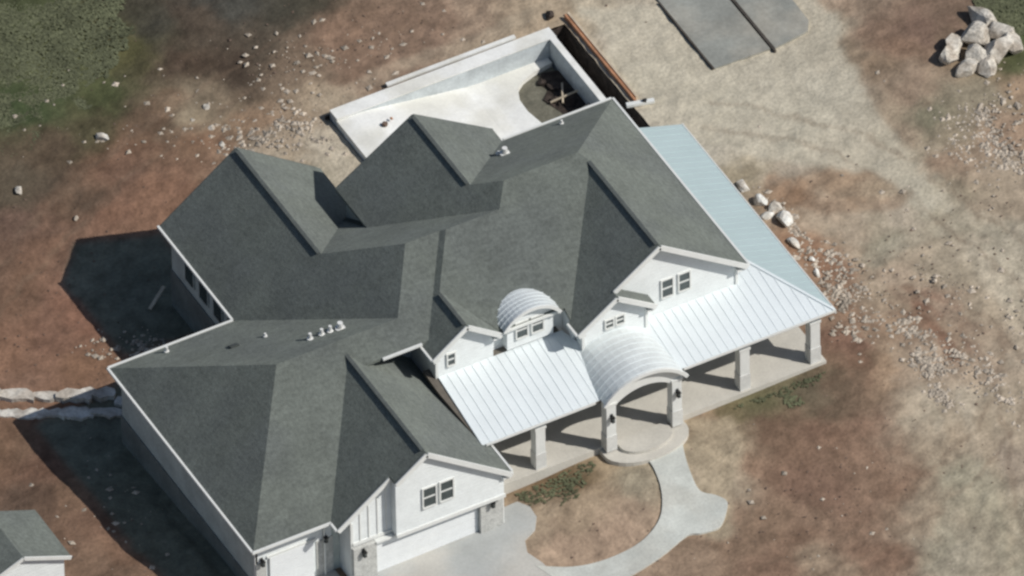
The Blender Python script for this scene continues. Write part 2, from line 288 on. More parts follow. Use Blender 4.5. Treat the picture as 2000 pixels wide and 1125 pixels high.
# pale wheel tracks and washed-out streaks pressed into the dirt: (polyline, half width, colour, strength)
TRACKS = [([(37.69,12.07),(37.76,9.7),(37.66,7.27),(37.87,5.83),(39.06,4.78)],.55,(172,165,148),.7),
 ([(35.37,12.27),(36.4,10.47),(37.1,8.53),(37.58,7.12)],.45,(172,166,150),.6),
 ([(33.25,5.78),(35.28,5.77),(37.15,5.47),(40.03,4.24)],.5,(160,154,138),.6),
 ([(32.08,4.17),(32.77,2.24),(33.86,.13),(33.36,-2.53),(32.08,-6.55),(29.33,-13.79)],.30,(168,154,134),.6),
 ([(33.4,3.4),(34.1,1.2),(34.9,-1.4),(34.6,-4.2),(33.2,-8.0),(31.2,-13.0)],.30,(165,152,134),.55),
 ([(37.05,4.4),(37.04,2.14),(37.22,-.21),(35.81,-3.13)],.7,(172,162,145),.6),
 ([(26.23,-11.98),(28.32,-9.62),(29.54,-7.92),(30.74,-7.58),(30.36,-10.89),(29.12,-14.38)],.5,(158,152,134),.6),
 ([(32.28,8.59),(32.47,6.22),(32.66,3.84)],.45,(166,154,136),.5),
 ([(33.46,3.3),(33.28,.45),(33.1,-1.66)],.32,(122,96,80),.75),
 ([(31.95,12.2),(32.49,10.5),(33.89,9.0),(36.0,8.4)],.5,(138,114,94),.6),
 ([(31.1,8.2),(31.3,6.6),(31.1,5.2),(30.9,3.9)],.55,(134,108,90),.55),
 ([(30.5,1.2),(31.2,-1.0),(31.5,-3.5),(30.9,-6.0)],.40,(150,134,115),.45),
 ([(-6,13),(0,22),(5,27),(12,30.5)],.9,(126,98,80),.35), 
 ([(14.5,25.6),(16.6,23.5),(17.0,21.0)],1.2,(176,167,150),.6),([(17.5,27.0),(24,26.9),(29,27.0)],.45,(166,154,136),.5)]
for base, off in (([(33.4,3.4),(34.1,1.2),(34.9,-1.4),(34.6,-4.2),(33.2,-8.0),(31.2,-13.0)],.85), ([(31.5,17.5),(34.5,14.5),(36.8,10.5),(37.6,7.0),(38.6,2.0),(38.0,-4.0)],.85), ([(36,-2),(33,-6),(28,-8.5),(23,-9.5),(17,-9.2)],.8), ([(-8,17.8),(-2,22.5),(4,26.2),(11,29.0),(18,30.5),(27,29.5)],.85)):
    for sg in (-1, 1):
        q_ = [Vector(p) for p in base]; o_ = []
        for n_ in range(len(q_)):
            d_ = (q_[min(n_+1, len(q_)-1)]-q_[max(n_-1, 0)]).normalized(); o_.append((q_[n_].x-d_.y*off*sg, q_[n_].y+d_.x*off*sg))
        TRACKS.append((o_, .13, (112,96,82), .42))
for k_, (pl_, hw, col, st) in enumerate(TRACKS):
    ax_ = X+fbm(X, Y, .7, 161+k_)*.5; ay_ = Y+fbm(X, Y, .7, 181+k_)*.5; d_ = np.full(X.shape, 1e9); cm = catmull(pl_, 5)
    for (x0_, y0_), (x1_, y1_) in zip(cm[:-1], cm[1:]):
        L2 = (x1_-x0_)**2+(y1_-y0_)**2+1e-9; t_ = np.clip(((ax_-x0_)*(x1_-x0_)+(ay_-y0_)*(y1_-y0_))/L2, 0, 1)
        d_ = np.minimum(d_, np.hypot(ax_-x0_-t_*(x1_-x0_), ay_-y0_-t_*(y1_-y0_)))
    mk_ = (st*np.clip((hw*1.35-d_)/(hw*.7), 0, 1)*(.75+.5*fbm(X, Y, 2.0, 150+k_)))[..., None]
    C = C*(1-mk_)+mk_*np.array([lin(c) for c in col])
    Z = Z-.035*mk_[..., 0]*rough
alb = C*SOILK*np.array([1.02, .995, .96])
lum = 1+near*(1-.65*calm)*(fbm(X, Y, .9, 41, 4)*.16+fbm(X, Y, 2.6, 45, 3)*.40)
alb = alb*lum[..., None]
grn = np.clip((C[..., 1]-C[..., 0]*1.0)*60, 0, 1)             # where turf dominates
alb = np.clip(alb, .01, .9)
ny, nx = X.shape
verts = np.stack([X, Y, Z], -1).reshape(-1, 3)
I, J = np.meshgrid(np.arange(nx-1), np.arange(ny-1)); I = I.ravel(); J = J.ravel()
mx = (XS[I]+XS[I+1])/2; my = (YS[J]+YS[J+1])/2
keep = ~((mx > POOL[0]) & (mx < POOL[1]) & (my > POOL[2]) & (my < POOL[3]))
I = I[keep]; J = J[keep]
quads = np.stack([J*nx+I, J*nx+I+1, (J+1)*nx+I+1, (J+1)*nx+I], -1)
me = bpy.data.meshes.new('ground')
me.vertices.add(len(verts)); me.vertices.foreach_set('co', verts.ravel())
me.loops.add(quads.size); me.loops.foreach_set('vertex_index', quads.ravel().astype(np.int32))
me.polygons.add(len(quads)); me.polygons.foreach_set('loop_start', np.arange(0, quads.size, 4, dtype=np.int32))
me.polygons.foreach_set('loop_total', np.full(len(quads), 4, np.int32))
me.update(calc_edges=True)
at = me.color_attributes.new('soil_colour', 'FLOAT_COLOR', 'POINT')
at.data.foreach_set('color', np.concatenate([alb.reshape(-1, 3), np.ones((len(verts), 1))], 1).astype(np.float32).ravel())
gm = bpy.data.materials.new('bare_soil'); gm.use_nodes = True
t = gm.node_tree; b = t.nodes['Principled BSDF']; b.inputs['Roughness'].default_value = .95; b.inputs['Specular IOR Level'].default_value = .1
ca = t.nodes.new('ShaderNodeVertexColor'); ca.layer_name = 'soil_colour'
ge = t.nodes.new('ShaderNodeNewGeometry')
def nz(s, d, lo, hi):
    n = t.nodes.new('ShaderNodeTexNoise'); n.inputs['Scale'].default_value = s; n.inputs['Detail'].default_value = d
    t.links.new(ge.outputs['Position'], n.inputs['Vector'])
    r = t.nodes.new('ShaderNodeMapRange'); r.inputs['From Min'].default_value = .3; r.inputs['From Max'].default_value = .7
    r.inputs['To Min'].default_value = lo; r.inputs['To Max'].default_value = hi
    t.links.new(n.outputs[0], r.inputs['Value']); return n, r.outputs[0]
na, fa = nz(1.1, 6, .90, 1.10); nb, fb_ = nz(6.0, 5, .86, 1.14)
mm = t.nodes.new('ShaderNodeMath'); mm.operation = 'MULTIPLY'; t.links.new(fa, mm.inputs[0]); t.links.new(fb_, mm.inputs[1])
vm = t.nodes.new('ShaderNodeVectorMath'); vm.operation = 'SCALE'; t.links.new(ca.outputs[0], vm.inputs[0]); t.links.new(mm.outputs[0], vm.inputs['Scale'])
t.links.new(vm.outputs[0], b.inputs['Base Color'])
bp = t.nodes.new('ShaderNodeBump'); bp.inputs['Distance'].default_value = .05; bp.inputs['Strength'].default_value = .8
t.links.new(nb.outputs[0], bp.inputs['Height']); t.links.new(bp.outputs[0], b.inputs['Normal'])
me.materials.append(gm)
gr = link(bpy.data.objects.new('ground', me), None, (0, 0, 0)); tag(gr, kind='structure')
def gz(x, y): return float(tz(x, y))

def sheet(name, poly, h, material, thick=.14, grid=.6, zf=None):
    """a slab of concrete that follows the ground, h above it"""
    bm = bmesh.new(); f = bm.faces.new([bm.verts.new((x, y, 0)) for x, y in poly])
    if f.normal.z < 0: f.normal_flip()
    xs = [p[0] for p in poly]; ys = [p[1] for p in poly]
    for ax, lo, hi in ((0, min(xs), max(xs)), (1, min(ys), max(ys))):
        k = lo+grid
        while k < hi:
            co = (k, 0, 0) if ax == 0 else (0, k, 0); no = (1, 0, 0) if ax == 0 else (0, 1, 0)
            bmesh.ops.bisect_plane(bm, geom=bm.verts[:]+bm.edges[:]+bm.faces[:], plane_co=co, plane_no=no); k += grid
    zf = zf or (lambda x, y: gz(x, y)+h)
    for v in bm.verts: v.co.z = zf(v.co.x, v.co.y)
    r = bmesh.ops.extrude_face_region(bm, geom=bm.faces[:])
    for e in r['geom']:
        if isinstance(e, bmesh.types.BMVert): e.co.z += thick
    for v in bm.verts: v.co.z -= thick
    bmesh.ops.recalc_face_normals(bm, faces=bm.faces)
    me = bpy.data.meshes.new(name); bm.to_mesh(me); bm.free(); me.materials.append(material)
    return link(bpy.data.objects.new(name, me), None, (0, 0, 0))
PIN = catmull(PATH_IN); POUT = catmull(PATH_OUT)
tag(sheet('path', POUT+[(11.9,-4.5)]+PIN[::-1], .07, M['path'], grid=.5), kind='structure')
tag(sheet('driveway', DRIVE, .055, M['drive']), kind='structure')
# ================================================================ the house
house = thing('house', (14, 8, 0), 'large white house with many crossing grey shingled gable roofs and a pale metal porch roof', 'house')
H = house
zG = 3.0; F = .518
gA, gB, gG, gE, gD = .722, .753, .750, .678, .718
pA = lambda x, y: zG+gA*x                                   # west slope over the single garage
pF1 = lambda x, y: zG+F*y                                   # long front slope
pBk = lambda x, y: zG+F*(13.037-y)                          # rear slope of the garage wing
pB = lambda x, y: zG+gB*(x-6.06)
pBr = lambda x, y: zG+gB*(13.66-x)
pK1 = lambda x, y: 7.745-.624*(y-9.16)
pE = lambda x, y: 5.1+gE*(x-12.716)
pEr = lambda x, y: 5.1+gE*(20.392-x)
pF2 = lambda x, y: 3.25+F*y
pC = lambda x, y: 5.5+.75*(x-11.03)
pCr = lambda x, y: 5.5+.75*(14.37-x)
pD = lambda x, y: 8.152-gD*(21.53-x)
pR = lambda x, y: 5.1+gD*(25.78-x)
pK2 = lambda x, y: 8.40-.609*(y-9.95)
GX, GW = 7.784, 4.055
pGl = lambda x, y: zG+gG*(x-(GX-GW))
pGr = lambda x, y: zG+gG*((GX+GW)-x)
zGp = zG+gG*GW
hA = F*13.037/2; yA = 13.037/2; xA = hA/gA; xBA = 6.06+hA/gB
M1 = (6.06+4.745/gB, 9.16); BR = (9.86, 9.16+(4.745-gB*3.8)/.624)
yB3 = 9.16+4.745/.624
M2 = (12.716+3.30/gE, 9.95); M2R = (25.78-3.30/gD, 9.95)
ER = (16.554, 9.95+(3.30-gE*3.838)/.609); yK2 = 15.37
yDr = (8.152-3.25)/F
slopes = [
 (pA, [(0,0),(xA,yA),(0,13.037)]),
 (pF1, [(0,0),(8.2,0),(8.2,5.28),(11.34,5.28),(14.02,9.16),M1,(xBA,yA),(xA,yA)]),
 (pBk, [(0,13.037),(xA,yA),(xBA,yA),(6.06,13.037)]),
 (pB, [(6.06,13.037),(xBA,yA),M1,BR,(9.86,19.906),(6.06,19.906)]),
 (pBr, [(9.86,19.906),BR,(13.66,yB3),(13.88,yB3-.3),(13.88,19.906)]),
 (pK1, [M1,(14.02,9.16),(14.22,8.95),(16.82,8.95),(12.716,13.40),(12.716,yB3),(13.66,yB3),BR]),
 (pE, [(12.716,13.40),(16.82,8.95),M2,ER,(16.554,16.249),(12.716,16.249)]),
 (pEr, [(16.554,16.249),ER,(20.392,yK2),(20.392,16.249)]),
 (pK2, [M2,M2R,(25.78,yK2),(20.392,yK2),ER]),
 (pC, [(11.03,4.30),(12.70,4.30),(12.70,6.75),(14.22,8.95),(14.02,9.16),(11.34,5.28),(11.03,5.28)]),
 (pCr, [(12.70,4.30),(14.37,4.30),(14.37,4.40),(12.70,6.75)]),
 (pF2, [(14.37,4.40),(17.45,4.40),(17.45,3.85),(21.53,yDr),M2R,M2,(16.82,8.95),(14.22,8.95),(12.70,6.75)]),
 (pD, [(17.35,2.95),(19.24,2.95),(19.24,3.31),(21.53,3.31),(21.53,yDr),(17.45,3.85),(17.35,3.85)]),
 (lambda x, y: pD(19.24, 0)-.70*(x-19.24), [(19.24,2.95),(21.12,2.95),(21.12,3.75),(19.24,3.75)]),
 (pR, [(21.53,3.31),(25.78,3.31),(25.78,yK2),M2R,(21.53,yDr)]),
 (pGl, [(GX-GW,-.62),(6.3,-.62),(6.3,-1.14),(GX,-1.14),(GX,6.1),(GX-GW,0.0)]),
 (pGr, [(GX,-1.14),(GX+GW,-1.14),(GX+GW,5.83),(11.5,7.2),(GX,7.2)]),
]
TH = .16
for f, poly in slopes:
    c = (sum(p[0] for p in poly)/len(poly), sum(p[1] for p in poly)/len(poly))
    MB().prism(poly, lambda x, y, f=f: f(x, y)-TH, f).build('roof_slope', M['shingle'], H, (c[0], c[1], f(*c)))
# ridge vents
def P3(f, p): return (p[0], p[1], f(*p)+.02)
for a, b in (((GX,-.9,zGp),(GX,5.9,zGp)), ((9.86,19.7,pB(9.86,0)),(9.86,BR[1]+.1,pB(9.86,0))), ((16.554,16.05,pE(16.554,0)),(16.554,ER[1]+.1,pE(16.554,0))),
             ((21.53,3.45,8.152),(21.53,yDr,8.152)), ((12.70,4.42,pC(12.7,0)),(12.70,6.6,pC(12.7,0)))):
    MB().beam((a[0]-.07,a[1],a[2]-.0), (b[0]-.07,b[1],b[2]-.0), .17, .03).build('ridge_vent', M['ridge'], H, a)
# eave boards, gutters and rake boards
def board(a, b, wd=.06, ht=.22, name='eave_board', material=None, dz=-.09):
    a = Vector(a)+Vector((0,0,dz)); b = Vector(b)+Vector((0,0,dz))
    return MB().beam(a, b, wd, ht).build(name, material or M['white'], H, tuple(a))
def gutter(a, b): return board(a, b, .10, .11, 'gutter', M['white'], -.03)
gutter((-.075,-.05,zG),(-.075,13.09,zG)); gutter((-.1,-.075,zG),(3.70,-.075,zG)); gutter((-.05,13.115,zG),(6.0,13.115,zG))
gutter((5.985,13.15,zG),(5.985,19.95,zG)); 
gutter((25.85,3.3,5.1),(25.85,15.42,5.1)); gutter((20.47,15.45,5.1),(25.8,15.45,5.1)); gutter((17.28,2.95,5.14),(17.28,3.8,5.14))
gutter((14.45,4.34,5.52),(17.2,4.34,5.52)); gutter((GX+GW+.07,-1.05,zG),(GX+GW+.07,5.8,zG)); gutter((9.1,5.215,5.72),(11.0,5.215,5.72)); gutter((10.97,4.3,5.5),(10.97,5.3,5.5))
gutter((GX-GW-.07,-.62,zG),(GX-GW-.07,-.1,zG))
def rake(x0, z0, x1, z1, y, side=-1):
    board((x0, y+side*.035, z0), (x1, y+side*.035, z1), .06, .24, 'rake_board')
rake(GX, zGp, GX+GW, zG, -1.14); rake(GX, zGp, 6.3, pGl(6.3,0), -1.14); rake(6.26, pGl(6.26,0), GX-GW, zG, -.62)
rake(21.53, 8.152, 25.78, 5.1, 3.31); rake(21.53, 8.152, 19.3, pD(19.3,0), 3.31)
rake(19.24, pD(19.24,0), 17.35, pD(17.35,0), 2.95); rake(19.24, pD(19.24,0), 21.12, pD(19.24,0)-.70*1.88, 2.95)
rake(12.70, pC(12.7,0), 11.03, 5.5, 4.30); rake(12.70, pC(12.7,0), 14.37, 5.5, 4.30)
for a, b, y in (((9.86,pB(9.86,0)),(6.06,zG),19.906), ((9.86,pB(9.86,0)),(13.66,zG),19.906), ((16.554,pE(16.554,0)),(12.716,5.1),16.249), ((16.554,pE(16.554,0)),(20.392,5.1),16.249)):
    board((a[0], y+.02, a[1]), (b[0], y+.02, b[1]), .03, .14, 'drip_edge', M['ridge'])

# ---- walls (plan boxes with gable tops), all a little inside the eaves
def walls(poly, z0, z1, material=None, name='wall'):
    c = poly[0]
    return MB().prism(poly, z0, z1).build(name, material or M['siding'], H, (c[0], c[1], 0))
ZB = -1.9
walls([(.35,.6),(4.41,.6),(4.41,12.7),(.35,12.7)], ZB, zG-.05, M['shadewall'])
walls([(.30,.75),(4.0,.75),(4.0,12.75),(.30,12.75)], ZB, .35, M['wall_base'], 'wall_base')
walls([(.36,.54),(4.0,.54),(4.0,.597),(.36,.597)], -.5, zG-.06)
walls([(6.40,12.69),(13.3,12.69),(13.3,19.55),(6.40,19.55)], ZB, zG-.05, M['shadewall'])
walls([(6.35,12.76),(13.35,12.76),(13.35,19.6),(6.35,19.6)], ZB, .6, M['wall_base'], 'wall_base')
walls([(13.05,5.6),(17.6,5.6),(17.6,15.9),(13.05,15.9)], -.8, 5.0, M['shadewall'])  # greyed to darken the shadow between the rear wings
walls([(17.61,4.0),(25.4,4.0),(25.4,15.0),(17.61,15.0)], -.8, 5.05)
walls([(4.16,5.0),(11.5,5.0),(11.5,12.68),(4.16,12.68)], ZB, 2.9)
walls([(8.6,6.9),(11.32,6.9),(11.32,8.2),(8.6,8.2)], 2.6, 5.5, M['shadewall'])  # recess wall, its shade deepened by the grey colour
def gable(xl, xr, xp, zb, f_l, f_r, y, depth, name='gable_wall', material=None, drop=.18):
    pts = [(xl, y, zb), (xr, y, zb), (xr, y, f_r(xr, 0)-drop), (xp, y, min(f_l(xp, 0), f_r(xp, 0))-drop), (xl, y, f_l(xl, 0)-drop)]
    return MB().wallpoly(pts, (0, depth, 0)).build(name, material or M['siding'], H, (xp, y, zb))
gable(4.42, 11.55, GX, -.45, pGl, pGr, -.50, .30)
# projecting bay with the two windows, and the flat board-and-batten part left of it
bay = gable(6.35, 11.55, GX, 1.75, pGl, pGr, -.96, .455, name='bay_wall')
for k in range(4):
    xx = 4.84+k*.42; top = pGl(xx, 0)-.25
    MB().box((xx-.025,-.535,1.80),(xx+.025,-.502,top)).build('batten', M['white'], H, (xx,-.5,1.8))
MB().box((4.38,-.56,1.62),(6.34,-.502,1.78)).build('belt_board', M['white'], H, (4.05,-.5,1.6))
MB().box((6.34,-1.02,1.60),(11.60,-.962,1.78)).build('belt_board', M['white'], H, (6.3,-.9,1.6))
MB().box((6.34,-.96,1.70),(11.56,-.505,1.748)).build('bay_soffit', M['white'], H, (6.3,-.9,1.7))
walls([(4.42,-.2),(11.5,-.2),(11.5,4.99),(4.42,4.99)], ZB, zG-.05)
gable(6.75, 12.97, 9.86, 2.5, lambda x, y: pB(x, 0), lambda x, y: pBr(x, 0), 19.25, .3)
gable(13.1, 20.0, 16.554, 4.5, pE, pEr, 15.6, .3)
gable(17.75, 25.4, 21.53, 3.0, pD, pR, 3.68, .30)
gable(17.72, 20.8, 19.24, 3.0, pD, lambda x, y: pD(19.24, 0)-.70*(x-19.24), 3.27, .40)
gable(11.32, 14.10, 12.70, 3.2, pC, pCr, 4.62, .30)
walls([(11.33,4.93),(17.6,4.93),(17.6,5.6),(11.33,5.6)], .3, 5.35)
MB().box((11.30,4.60,3.2),(11.42,7.20,5.35)).build('corner_board', M['white'], H, (11.3,4.6,3.2))
for (x, y, z0, z1) in ((11.50,-.56,-.45,2.85),(4.36,-.56,-.45,2.95),(25.36,3.62,3.6,5.0),(17.66,3.21,3.6,5.0),(20.74,3.21,3.6,5.0),(.33,.54,-.45,2.85)):
    MB().box((x,y,z0),(x+.12,y+.12,z1)).build('corner_board', M['white'], H, (x,y,z0))
# boxed eave returns under the rakes
for x0, y0, z, sx in ((11.45,-1.11,2.72,.42),(25.30,3.33,4.82,.46),(20.72,2.98,4.86,.36),(13.98,4.32,5.22,.36),(17.40,2.98,4.86,.34),(11.05,4.32,5.22,.34)):
    MB().box((x0,y0,z),(x0+sx,y0+.36,z+.12)).build('eave_return', M['white'], H, (x0,y0,z))

# ---- windows
def window(x, y, z, wd, ht, parent=H, name='window', muntin=True, tagged=None):
    """one sash window on a front (-y) wall: x is its centre, z its sill"""
    fr = MB(); b = .07
    fr.box((x-wd/2-b,y-.07,z-b),(x-wd/2,y,z+ht+b)); fr.box((x+wd/2,y-.07,z-b),(x+wd/2+b,y,z+ht+b))
    fr.box((x-wd/2,y-.07,z+ht),(x+wd/2,y,z+ht+b)); fr.box((x-wd/2-.03,y-.09,z-b-.01),(x+wd/2+.03,y-.071,z-.002)); fr.box((x-wd/2,y-.07,z-b),(x+wd/2,y,z-.001))
    if muntin: fr.box((x-wd/2,y-.05,z+ht*.5-.035),(x+wd/2,y-.005,z+ht*.5+.035))
    f = fr.build(name, M['white'], parent, (x, y, z))
    MB().box((x-wd/2,y-.03,z),(x+wd/2,y+.0,z+ht*.5-.036)).build('pane' if parent is H else 'window_pane', M['glass'], f if parent is H else parent, (x, y-.02, z))
    MB().box((x-wd/2,y-.025,z+ht*.5+.036),(x+wd/2,y+.0,z+ht)).build('pane' if parent is H else 'window_pane', M['glass'], f if parent is H else parent, (x, y-.02, z+.5))
    return f
window(7.95, -.962, 2.78, .58, 1.05); window(8.78, -.962, 2.78, .58, 1.05)
window(22.05, 3.678, 4.72, .50, .95); window(22.88, 3.678, 4.72, .50, .95)
window(19.0, 3.268, 4.62, .34, .42); window(19.52, 3.268, 4.62, .34, .42)
window(12.05, 4.618, 4.55, .32, .62)
# ---- arched dormer
dorm = tag(MB().box((14.72,4.50,4.2),(16.95,5.6,5.62)).build('dormer', M['siding'], H, (15.8,4.5,4.2)))
n = 14; vs = []; fs = []
def arch(cx_, y, zf, hw, rise, extra=0.0):
    Rr = (hw*hw+rise*rise)/(2*rise); a0 = math.asin(min(1, hw/Rr)); out = []
    for i in range(n+1):
        a = -a0+2*a0*i/n; out.append((cx_+(Rr+extra)*math.sin(a), y, zf+rise-Rr+(Rr+extra)*math.cos(a)))
    return out
def barrel(name, material, parent, rows, th, cen):
    V = []; Fc = []
    for r_ in rows: V += arch(*r_, 0.0)+arch(*r_, th)
    k = n+1; st = 2*k
    for j in range(len(rows)-1):
        for i in range(n):
            a = j*st; c_ = (j+1)*st
            Fc.append((a+k+i, a+k+i+1, c_+k+i+1, c_+k+i)); Fc.append((a+i+1, a+i, c_+i, c_+i+1))
        Fc.append((j*st, j*st+k, (j+1)*st+k, (j+1)*st)); Fc.append((j*st+n, (j+1)*st+n, (j+1)*st+k+n, j*st+k+n))
    for j in (0, len(rows)-1):
        for i in range(n): q = (j*st+i, j*st+i+1, j*st+k+i+1, j*st+k+i); Fc.append(q)
    return mesh_obj(name, V, Fc, material, parent, cen)
def archseams(rows, th, parent, xs):
    """raised seams running up over the barrel"""
    for y_, zf, hw, rise, c_ in xs:
        o = arch(c_, y_, zf, hw, rise, th); m_ = MB()
        for i in range(n): m_.beam((o[i][0], y_, o[i][2]), (o[i+1][0], y_, o[i+1][2]), .035, .03)
        m_.build('seam', M['metalroof'], parent, (c_, y_, zf+rise))
dr = barrel('dormer_roof', M['vaultroof'], H, [(15.8,4.22,5.62,1.30,.74),(15.8,5.0,5.62,1.36,.62),(15.8,6.2,5.62,1.40,.46)], .08, (15.8,4.2,5.7))
archseams(None, .08, dr, [(4.22+.26*k, 5.62, 1.30+.05*min(k*.33,1)+.01*k, .74-.040*k, 15.8) for k in range(6)])
MB().wallpoly([(p[0],p[1]+.25,p[2]-.02) for p in arch(15.8,4.22,5.62,1.24,.70)], (0,.2,0)).build('dormer_face', M['siding'], H, (15.8,4.5,5.6))
barrel('arch_trim', M['white'], H, [(15.8,4.14,5.56,1.30,.74),(15.8,4.215,5.56,1.30,.74)], .15, (15.8,4.2,5.7))
window(15.42, 4.498, 4.72, .50, .84, H); window(16.18, 4.498, 4.72, .50, .84, H)

# ---- porch: metal roof of standing-seam panels
ZP, YP, XP = 3.3, .70, 28.56
porch = MB()
FR, RR = .20, .35
zf = lambda x, y: ZP+FR*(y-YP); zr = lambda x, y: ZP+RR*(XP-x)
hipx = lambda y: XP-(y-YP)*FR/RR
YH = YP+(XP-25.42)*RR/FR
# the deck below the panels
pr = MB().prism([(11.45,YP+.03),(XP-.03,YP+.03),(25.42,YH),(25.42,4.2),(17.3,4.2),(17.3,5.2),(11.0,5.2),(11.05,4.0)], lambda x, y: zf(x,y)-.20, lambda x, y: zf(x,y)-.05)
porch_roof = pr.build('porch_roof', M['ceiling'], H, (20, YP, ZP))
MB().prism([(XP-.03,YP+.05),(XP-.03,14.2),(25.42,14.2),(25.42,YH+.02)], lambda x, y: zr(x,y)-.20, lambda x, y: zr(x,y)-.05).build('porch_side_deck', M['ceiling'], H, (27,8,ZP))
wdt = .40; x = 11.40; k = 0
while x < XP-.02:
    x1 = min(x+wdt, XP)
    def top(xx):
        if xx > 25.42: return YP+(XP-xx)*RR/FR
        return 3.66 if xx > 17.65 else 4.60
    jj = random.uniform(-.002, .002)
    poly = [(x+.0005, YP), (x1-.0005, YP), (x1-.0005, top(x1-.01)), (x+.0005, top(x+.01))]
    if poly[2][1]-YP < .03: poly = poly[:2]+[poly[3]]
    o = MB().prism(poly, lambda a, b: zf(a,b)-.045, lambda a, b: zf(a,b)+jj)
    o.beam((x+.008+.02, YP, zf(x,YP)+.006), (x+.028, max(YP+.06, top(x+.03)-.03), zf(x,top(x+.03))+.006), .03, .02)
    o.build('roof_panel', M['metalroof'], porch_roof, (x, YP, ZP)); x = x1
y = YP+.05
while y < 14.2:
    y1 = min(y+wdt, 14.22)
    xin = lambda yy: hipx(yy) if yy < YH else 25.42
    jj = random.uniform(-.002, .002)
    o = MB().prism([(xin(y+.002), y+.002), (XP, y+.002), (XP, y1-.002), (xin(y1-.002), y1-.002)], lambda a, b: zr(a,b)-.045, lambda a, b: zr(a,b)+jj)
    o.beam((XP, y+.03, ZP+.006), (min(xin(y+.03)+.02, XP-.06), y+.03, zr(xin(y+.03)+.02, y)+.006), .03, .02)
    o.build('roof_panel', M['skymetal'], porch_roof, (XP, y, ZP)); y = y1
MB().beam((XP,YP,ZP+.03), (25.42,YH,zf(0,YH)+.03), .12, .05).build('hip_cap', M['metalroof'], porch_roof, (27,3,ZP))
board((11.6,YP-.03,ZP),(16.9,YP-.03,ZP),.04,.11,'eave_board',None,-.06); board((21.2,YP-.03,ZP),(XP+.03,YP-.03,ZP),.04,.11,'eave_board',None,-.06)
board((XP+.04,YP-.06,ZP),(XP+.04,14.25,ZP),.05,.2,'eave_board')
# beams, columns, floor
MB().box((11.7,1.0,2.80),(17.2,1.3,3.12)).build('porch_beam', M['white'], H, (14,1.1,2.9))
MB().box((20.9,1.0,2.80),(28.1,1.3,3.12)).build('porch_beam', M['white'], H, (24,1.1,2.9))
MB().box((27.80,1.31,2.80),(28.10,14.0,3.12)).build('porch_beam', M['white'], H, (28,7,2.9))
def column(x, y, w_=.46, zt=2.80, zb=.42):
    c = MB().box((x-w_/2,y-w_/2,zb),(x+w_/2,y+w_/2,zt)).build('column', M['white'], H, (x,y,zb))
    MB().box((x-w_/2-.025,y-w_/2-.025,zb),(x+w_/2+.025,y+w_/2+.025,zb+.85)).build('stone_base', M['pillar'], c, (x,y,zb))
    MB().box((x-w_/2-.04,y-w_/2-.04,zt-.12),(x+w_/2+.04,y+w_/2+.04,zt-.003)).build('capital', M['white'], c, (x,y,zt))
for x, y in ((14.35,1.15),(24.3,1.15),(27.75,1.15),(27.85,5.2),(27.85,9.4),(27.85,13.6)): column(x, y)
for x in (17.5, 20.7): column(x, .62, .46, 3.14)
fl = MB().prism([(12.2,.78),(28.2,.78),(28.2,14.1),(25.4,14.1),(25.4,3.7),(17.2,3.7),(17.2,4.95),(12.2,4.95)], -.6, .42).build('porch_floor', M['porchfloor'], H, (20,2,.4))
# house wall behind the porch with its doors and windows
MB().box((12.2,4.96,.42),(17.2,5.0,3.2)).build('porch_wall', M['siding'], H, (14,5,1))
for x in (13.6, 15.6): window(x, 4.955, 1.2, .9, 1.4)
for x in (22.2, 23.2): window(x, 3.995, 1.1, .8, 1.5)
dfr = MB().box((18.35,3.90,.43),(19.85,3.998,2.75)).build('entry_door', M['dark'], H, (19.1,3.9,.43))
for sx in (18.9, 19.3): MB().box((sx-.16,3.88,1.0),(sx+.16,3.899,2.5)).build('pane', M['glass'], dfr, (sx,3.9,1))
MB().box((19.16,3.84,1.4),(19.2,3.899,1.6)).build('handle', M['black'], dfr, (19.2,3.85,1.5))
# entry vault
VX, VH, VR = 19.1, 1.92, .98
va = barrel('entry_vault', M['vaultroof'], H, [(VX,.28,3.30,VH,VR),(VX,3.26,3.30,VH,VR)], .07, (VX,1.5,3.8))
archseams(None, .07, va, [(.35+.36*k, 3.30, VH, VR, VX) for k in range(9)])
barrel('arch_trim', M['white'], H, [(VX,.15,3.22,VH+.02,VR+.02),(VX,.275,3.22,VH+.02,VR+.02)], .16, (VX,.2,3.8))
# arched front board with its opening
op = arch(VX, .42, 2.95, 1.36, .50); ou = arch(VX, .42, 3.24, VH, VR)
m_ = MB(); vs = []; fs = []
for dy in (0, .22):
    vs += [(p[0], p[1]+dy, p[2]) for p in ou]+[(p[0], p[1]+dy, p[2]) for p in op]
k = n+1
for i in range(n): fs += [(i, i+1, k+i+1, k+i), (2*k+i+1, 2*k+i, 3*k+i, 3*k+i+1), (k+i, k+i+1, 3*k+i+1, 3*k+i), (i+1, i, 2*k+i, 2*k+i+1)]
fs += [(0, k, 3*k, 2*k), (n, 2*k+n, 3*k+n, k+n)]
mesh_obj('arch_board', vs, fs, M['white'], H, (VX,.5,3.3))
# landing and step
LAND = [(17.1,.79),(17.1,.3)]+[(19.1-2.0*math.cos(a), .3-1.15*math.sin(a)) for a in [math.pi*i/16 for i in range(1,16)]]+[(21.1,.3),(21.1,.79)]
MB().prism(LAND, -.3, .34).build('entry_step', M['porchfloor'], H, (19,0,.3))
MB().prism([(19.1+(x-19.1)*.62, .3+(y-.3)*.62) if y < .3 else (19.1+(x-19.1)*.62, y) for x, y in LAND], .335, .50).build('entry_step', M['porchfloor'], H, (19,0,.3))

